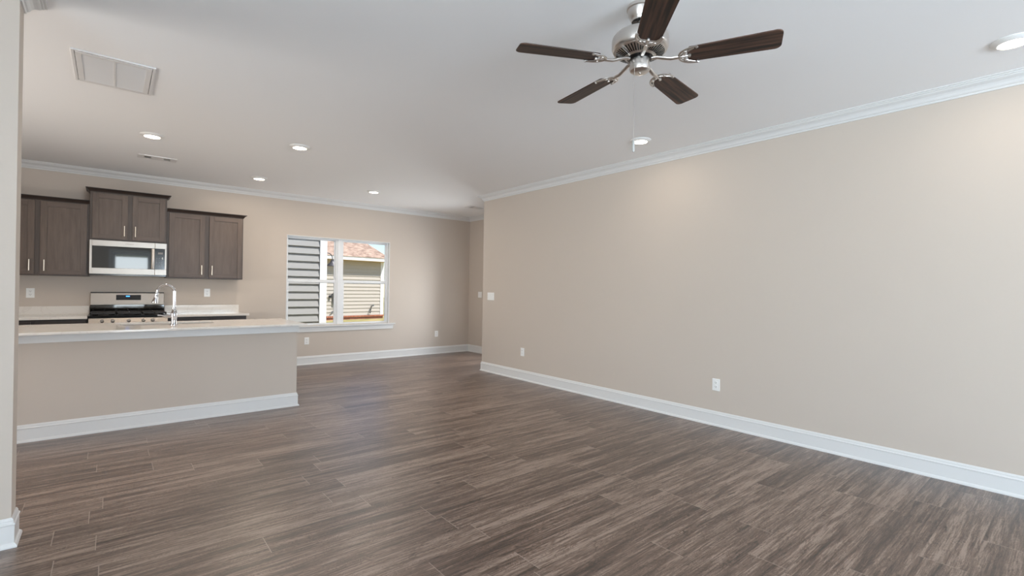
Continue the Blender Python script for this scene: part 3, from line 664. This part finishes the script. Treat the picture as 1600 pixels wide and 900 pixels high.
# ------------------------------------------------------------------ return-air grille and supply registers
gr = thing('return_air_grille', 'large white return air grille on the ceiling, above the island side', 'vent', (0, 4.345, CEIL))
GX, GY = 0.215, 0.300
MB().box(-GX, GX, -GY, -GY+0.016, -0.010, 0).box(-GX, GX, GY-0.016, GY, -0.010, 0).box(-GX, -GX+0.016, -GY+0.016, GY-0.016, -0.010, 0).box(GX-0.016, GX, -GY+0.016, GY-0.016, -0.010, 0).build('outer_frame', M_GRILLE, gr, bevel=0.002)
df = MB().box(-GX+0.020, -GX+0.050, -GY+0.022, GY-0.022, -0.011, -0.003).box(GX-0.050, GX-0.020, -GY+0.022, GY-0.022, -0.011, -0.003).box(-GX+0.050, GX-0.050, -GY+0.022, -GY+0.050, -0.011, -0.003).box(-GX+0.050, GX-0.050, GY-0.050, GY-0.022, -0.011, -0.003).box(-0.006, 0.006, -GY+0.050, GY-0.050, -0.011, -0.003).build('hinged_face', M_GRILLE, gr, bevel=0.001)
lv = MB()
ny = 40
for k in range(ny):
    y = -GY+0.055+(2*GY-0.110)*k/(ny-1)
    lv.poly([(-GX+0.050, y-0.005, -0.003), (-GX+0.050, y+0.005, -0.0095), (-GX+0.050, y+0.006, -0.009), (-GX+0.050, y-0.004, -0.0025)], (2*GX-0.1, 0, 0))
lv.build('louvres', M_GRILLE, gr)
MB().box(-GX+0.02, GX-0.02, -GY+0.02, GY-0.02, -0.0015, 0).build('filter', M_GRFILTER, gr)
def register(label, x, y, w, d):
    t = thing('supply_register', label, 'vent', (x, y, CEIL), group='small ceiling supply registers')
    e, o0, o1 = 0.030, 0.060, 0.125          # rim, and the start and end of each vane group from the plate's ends
    MB().poly([(-w/2, -d/2, 0), (-w/2, d/2, 0), (-w/2, d/2-0.012, -0.008), (-w/2, -d/2+0.012, -0.008)], (o0, 0, 0)).poly([(w/2-o0, -d/2, 0), (w/2-o0, d/2, 0), (w/2-o0, d/2-0.012, -0.008), (w/2-o0, -d/2+0.012, -0.008)], (o0, 0, 0)) \
        .box(-w/2+o1, w/2-o1, -d/2+e, d/2-e, -0.008, 0).box(-w/2+o0, w/2-o0, -d/2+0.004, -d/2+e, -0.008, 0).box(-w/2+o0, w/2-o0, d/2-e, d/2-0.004, -0.008, 0).build('face_plate', M_GRILLE, t)
    for s_ in (-1, 1):
        f = MB()
        for k in range(5):
            u = s_*(w/2-o0-0.0065-0.013*k)
            f.poly([(u-0.004*s_, -d/2+e, -0.001), (u+0.001*s_, -d/2+e, -0.009), (u+0.003*s_, -d/2+e, -0.009), (u-0.002*s_, -d/2+e, -0.001)], (0, d-2*e, 0))
        f.build('vanes', M_GRILLE, t)
        MB().box(min(s_*(w/2-o0), s_*(w/2-o1)), max(s_*(w/2-o0), s_*(w/2-o1)), -d/2+e, d/2-e, -0.0008, 0).build('duct_opening', M_SLOT, t)
    return t
register('white ceiling register in the kitchen, above the microwave cabinets', 0.392, 6.927, 0.365, 0.185)
register('white ceiling register near the far corner, above the nook', 5.02, 7.10, 0.365, 0.185)

# ------------------------------------------------------------------ ceiling fan
FX, FYc, FZ = 2.062, 1.487, CEIL
fan = thing('ceiling_fan', 'five-blade ceiling fan with walnut blades and brushed nickel motor', 'ceiling fan', (FX, FYc, FZ))
MB().lathe([(0.066, 0), (0.069, -0.006), (0.069, -0.018), (0.064, -0.022), (0.060, -0.045), (0.050, -0.068), (0.046, -0.074), (0.046, -0.080), (0.043, -0.080)], 40, caps=False).build('canopy', M_NICKEL, fan, smooth=True)
MB().lathe([(0.044, -0.076), (0.030, -0.079), (0.0135, -0.079)], 32, caps=False).build('canopy_ring', M_BLACK, fan, smooth=True)
MB().lathe([(0.0135, -0.02), (0.0135, -0.150)], 20).build('downrod', M_NICKEL, fan, smooth=True)
mh = MB().lathe([(0.020, -0.128), (0.028, -0.132), (0.030, -0.142), (0.095, -0.146), (0.130, -0.154), (0.140, -0.166), (0.142, -0.178), (0.142, -0.212), (0.138, -0.222), (0.134, -0.229), (0.130, -0.233), (0.126, -0.234)], 56, caps=False).build('motor_housing', M_NICKEL, fan, smooth=True)
MB().lathe([(0.127, -0.232), (0.128, -0.235), (0.126, -0.2367), (0.072, -0.2627), (0.066, -0.266), (0.062, -0.262)], 56, caps=False).build('vent_plate', M_NICKEL, mh, smooth=True)
vt = MB()
for k in range(48):
    a = 2*PI*k/48
    m4 = Matrix.Rotation(a, 4, 'Z') @ Matrix.Translation((0.100, 0, -0.2492)) @ Matrix.Rotation(math.radians(-25.8), 4, 'Y')
    x = MB().box(-0.023, 0.023, -0.0030, 0.0030, -0.0014, 0.0014).xf(m4)
    me_ = bpy.data.meshes.new('t'); x.bm.to_mesh(me_); vt.bm.from_mesh(me_); bpy.data.meshes.remove(me_); x.bm.free()
vt.build('vent_slots', M_BLACK, mh)
MB().lathe([(0.064, -0.255), (0.064, -0.270), (0.055, -0.276), (0.048, -0.276)], 40, caps=False).build('flywheel', M_BLACK, fan, smooth=True)
sh = MB().lathe([(0.046, -0.262), (0.049, -0.268), (0.049, -0.306), (0.052, -0.308), (0.052, -0.320), (0.049, -0.331), (0.040, -0.338), (0.022, -0.341), (0.0, -0.342)], 40, caps=False).build('switch_housing', M_NICKEL, fan, smooth=True)
MB().lathe([(0.0055, -0.340), (0.0055, -0.344), (0.003, -0.347), (0.0, -0.3475)], 14, caps=False).build('finial', M_NICKEL, sh, smooth=True)
def blade_outline():
    r0, r1 = 0.228, 0.640; w0, w1 = 0.057, 0.068
    pts = []
    for k in range(7):       # root, gently rounded
        a = math.radians(90 + 180*k/6); pts.append((r0+0.012+0.012*math.cos(a), w0*math.sin(a)*1.0))
    rc = 0.028
    for k in range(7):
        a = math.radians(-90+90*k/6); pts.append((r1-rc+rc*math.cos(a), -w1+rc+rc*math.sin(a)))
    for k in range(7):
        a = math.radians(0+90*k/6); pts.append((r1-rc+rc*math.cos(a), w1-rc+rc*math.sin(a)))
    return pts
BZ = -0.290
def make_blade(k, src):
    a = 1.4085+k*2*PI/5
    if src is None:
        b_ = MB().poly([(x, y, 0) for x, y in blade_outline()], (0, 0, 0.006)).build('blade', M_BLADE, fan, bevel=0.0015)
        z = -0.0045; arm = MB()
        arm.tube([(0.196, 0.0, z), (0.180, 0.0, z), (0.150, 0, z+0.000), (0.110, 0, z+0.012), (0.085, 0, z+0.020), (0.058, 0, z+0.020)], [0.010, 0.0105, 0.0105, 0.011, 0.011, 0.010], 12, flat=0.75)
        for s in (-1, 1):
            pts = []
            for q in range(13):      # outer crescent
                u = q/12; ang = u*PI/2
                pts.append((0.190+0.082*(1-math.cos(ang)), s*0.062*math.sin(ang)**0.9 if u else 0, z))
            arm.tube(pts, [0.0065-0.002*(q/12) for q in range(13)], 10, flat=0.7)
            arm.tube([(0.272, s*0.062, z), (0.276, s*0.057, z), (0.270, s*0.053, z)], [0.0055, 0.006, 0.005], 10)
            inner = []
            for q in range(9):       # inner scroll
                u = q/8
                inner.append((0.262-0.046*math.sin(u*PI*0.62), s*(0.054-0.046*u), z))
            arm.tube(inner, 0.0042, 8, flat=0.8)
            arm.tube([(0.196, s*0.004, z), (0.206, s*0.016, z), (0.219, s*0.030, z), (0.223, s*0.036, z)], 0.004, 8)
        arm.tube([(0.192, 0, z), (0.214, 0, z), (0.236, 0, z)], [0.006, 0.0045, 0.004], 8)
        for (sx, sy) in ((0.218, 0.034), (0.218, -0.034), (0.238, 0)):
            arm.lathe([(0.0075, -0.0095), (0.0085, -0.006), (0.0085, 0.0)], 12, sx, sy, 0)
        arm.build('blade_iron', M_NICKEL, b_, smooth=True)
    else:
        b_ = src.copy(); C.objects.link(b_); b_.parent = fan
        for ch in list(src.children):
            c = ch.copy(); C.objects.link(c); c.parent = b_
    b_.matrix_local = Matrix.Translation((0, 0, BZ)) @ Matrix.Rotation(a, 4, 'Z') @ Matrix.Rotation(math.radians(-9.7), 4, 'X')
    return b_
b0 = make_blade(0, None)
for k in range(1, 5): make_blade(k, b0)
cdir = Vector((-rt.x, -rt.y, 0))
cx_, cy_ = cdir.x*0.036-fw.x*0.036, cdir.y*0.036-fw.y*0.036
ch = MB().tube([(cx_, cy_, -0.300), (cx_, cy_, -0.700)], 0.0012, 6)
for k in range(56): ch.lathe([(0.0002, -0.0018), (0.0019, 0), (0.0002, 0.0018)], 6, cx_, cy_, -0.305-k*0.007, caps=False)
ch = ch.build('pull_chain', M_NICKEL, fan)
MB().lathe([(0.003, -0.694), (0.0055, -0.700), (0.0068, -0.722), (0.0072, -0.744), (0.006, -0.754), (0.002, -0.757)], 16, cx_, cy_, 0).build('pull_fob', mat('fob_grey', (170, 170, 168), 0.2), ch, smooth=True)

# ------------------------------------------------------------------ outside the window
struct(MB().box(-40, 60, -40, 70, -0.50, -0.335).build('ground', M_GRASS))
def lap_wall(x0, x1, y, z0, n, expo, m, name, parent, thick=0.02, lip=0.012):
    b_ = MB(); prof = []
    for k in range(n):
        z = z0+k*expo
        prof += [(-thick, z), (-thick, z+0.004), (-thick+lip, z+expo)]
    prof += [(0.05, z0+n*expo), (0.05, z0)]
    b_.poly([(x0, y+a, z) for a, z in prof], (x1-x0, 0, 0))
    return b_.build(name, m, parent)
gh = thing('neighbour_house', 'grey lap-sided house wall with white corner board, close behind the left window sash', 'house', (1.5, 13.5, -0.33))
rh = lambda o: rel(o, gh)
rh(lap_wall(-1.0, 3.73, 11.52, 0.642-0.1729*5, 22, 0.1729, M_SIDE_GREY, 'lap_siding', gh, thick=0.045, lip=0.041))
rh(MB().box(3.722, 3.880, 11.462, 11.56, -0.30, 3.55).box(3.80, 3.880, 11.56, 11.66, -0.30, 3.55).build('corner_board', M_OUTWHITE, gh))
rh(MB().box(-1.0, 3.84, 11.58, 15.0, -0.33, 3.55).build('side_wall', M_SIDE_GREY, gh))
rh(MB().poly([(-1.4, 11.1, 3.5), (-1.4, 15.4, 3.5), (-1.4, 13.25, 5.0)], (5.6, 0, 0)).build('roof', M_SHINGLE, gh))
bl = thing('barn_light', 'dark gooseneck barn light on the house corner, seen through the window', 'wall lamp', (3.862, 11.74, 2.0))
arm = [(0.0, 0, 0.03)]
for k in range(0, 11):
    a = math.radians(110-11*k*1.0-0); arm.append((0.135+0.10*math.cos(a)*1.0, 0, 0.0+0.085*math.sin(a)))
arm = [(0, 0, 0.045), (0.06, 0, 0.075), (0.12, 0, 0.085), (0.17, 0, 0.075), (0.21, 0, 0.045), (0.232, 0, 0.0), (0.238, 0, -0.05), (0.238, 0, -0.075)]
MB().tube(arm, 0.011, 10).build('arm', M_BRONZE, bl, smooth=True)
MB().lathe([(0.05, 0.0), (0.05, 0.016)], 20, 0, 0, 0.045, axis='X').build('wall_plate', M_BRONZE, bl, smooth=True)
MB().lathe([(0.020, -0.060), (0.030, -0.068), (0.032, -0.095), (0.044, -0.100), (0.052, -0.130), (0.125, -0.200), (0.135, -0.225), (0.128, -0.225), (0.045, -0.135)], 32, 0.238, 0, 0, caps=False).build('shade', M_BRONZE, bl, smooth=True)

# house farther back, turned a little
HB = Vector((9.46, 23.4, 0)); HR = math.radians(7)
fh = thing('neighbour_house', 'tan lap-sided house with shingle roof and brick base, farther off behind the window', 'house', (HB.x, HB.y, -0.33), HR)
zo = 0.33                          # local z of world height 0
lap_wall(-6.0, 1.28, 0, zo-0.137, 16, 0.1775, M_SIDE_TAN, 'lap_siding', fh, thick=0.036, lip=0.032)
MB().box(1.24, 1.42, -0.045, 0.09, zo-0.137, zo+2.58).build('corner_board', M_OUTWHITE, fh)
MB().box(-6.0, 1.40, 0.05, 8.0, 0.0, zo+2.62).build('side_wall', M_SIDE_TAN, fh)
MB().box(-6.3, 1.46, -0.50, 8.5, zo+2.56, zo+2.60).build('soffit', M_SOFFIT, fh)
MB().box(-6.3, 1.48, -0.52, -0.49, zo+2.57, zo+2.75).box(1.455, 1.48, -0.52, 8.5, zo+2.57, zo+2.75).build('fascia', M_OUTWHITE, fh)
MB().box(-6.0, 1.44, -0.07, 0.05, zo-0.215, zo-0.138).build('brick_rowlock', M_ROWLOCK, fh)
MB().box(-6.0, 1.42, -0.01, 0.05, -0.1, zo-0.215).build('brick_base', M_BRICK, fh)
rf = MB(); ez = zo+2.74; hp_ = 0.88
vv = [rf.bm.verts.new(p) for p in ((-6.4, -0.55, ez), (1.52, -0.55, ez), (1.52, 8.55, ez), (-6.4, 8.55, ez), (-3.03, 4.0, ez+4.55*hp_), (-6.4, 4.0, ez+4.55*hp_))]
for f in ((0, 1, 4, 5), (1, 2, 4), (2, 3, 5, 4), (0, 5, 3), (0, 3, 2, 1)): rf.bm.faces.new([vv[i] for i in f])
rf.build('roof', M_SHINGLE, fh)
def on_facade(lx, lz, out=0.042):   # world point of a facade-local spot
    return (HB.x+lx*math.cos(HR)+out*math.sin(HR), HB.y+lx*math.sin(HR)-out*math.cos(HR), lz)
em = thing('electric_meter', 'grey electric meter box with conduit and loose cables on the tan wall', 'utility meter', on_facade(-1.22, 0.72), HR)
MB().box(-0.10, 0.10, -0.13, 0, -0.25, 0.20).poly([(-0.10, 0, 0.20), (-0.10, -0.13, 0.20), (-0.10, 0, 0.27)], (0.20, 0, 0)).build('meter_box', M_METER, em, bevel=0.01)
MB().lathe([(0.075, -0.20), (0.085, -0.17), (0.085, -0.12)], 20, 0, 0, 0.03, axis='Y').build('meter_dial', M_RUBBER, em, smooth=True)
MB().tube([(0.0, -0.05, -0.25), (0.02, -0.05, -0.45), (-0.08, -0.06, -0.62), (-0.22, -0.06, -0.72)], 0.022, 8).tube([(0.07, -0.05, -0.25), (0.05, -0.07, -0.40), (-0.04, -0.07, -0.58), (-0.20, -0.06, -0.66)], 0.016, 8).build('cable', M_METER, em, smooth=True)
MB().box(-0.30, -0.20, -0.10, 0, 0.02, 0.14).tube([(-0.22, -0.05, 0.13), (-0.15, -0.05, 0.20), (-0.10, -0.05, 0.20)], 0.02, 8).build('junction_box', M_RUBBER, em)
hs = thing('hose_spigot', 'dark outdoor spigot pipe low on the tan wall above the brick', 'spigot', on_facade(0.70, 0.10), HR)
MB().tube([(0.02, 0.0, 0.22), (0.02, -0.09, 0.22), (-0.04, -0.10, 0.12), (-0.06, -0.10, 0.00)], 0.02, 8).tube([(-0.06, -0.10, 0.00), (-0.09, -0.09, -0.12)], 0.016, 8).build('pipe', M_RUBBER, hs, smooth=True)
MB().lathe([(0.05, -0.15), (0.05, -0.13)], 12, 0.05, 0, 0.25, axis='Y').tube([(0.05, -0.13, 0.25), (0.02, -0.09, 0.22)], 0.012, 8).build('valve_wheel', M_METER, hs)
MB().tube([(-0.14, -0.06, -0.06), (-0.09, -0.10, -0.13), (0.02, -0.07, -0.04)], 0.016, 8).build('hose_end', M_RUBBER, hs, smooth=True)
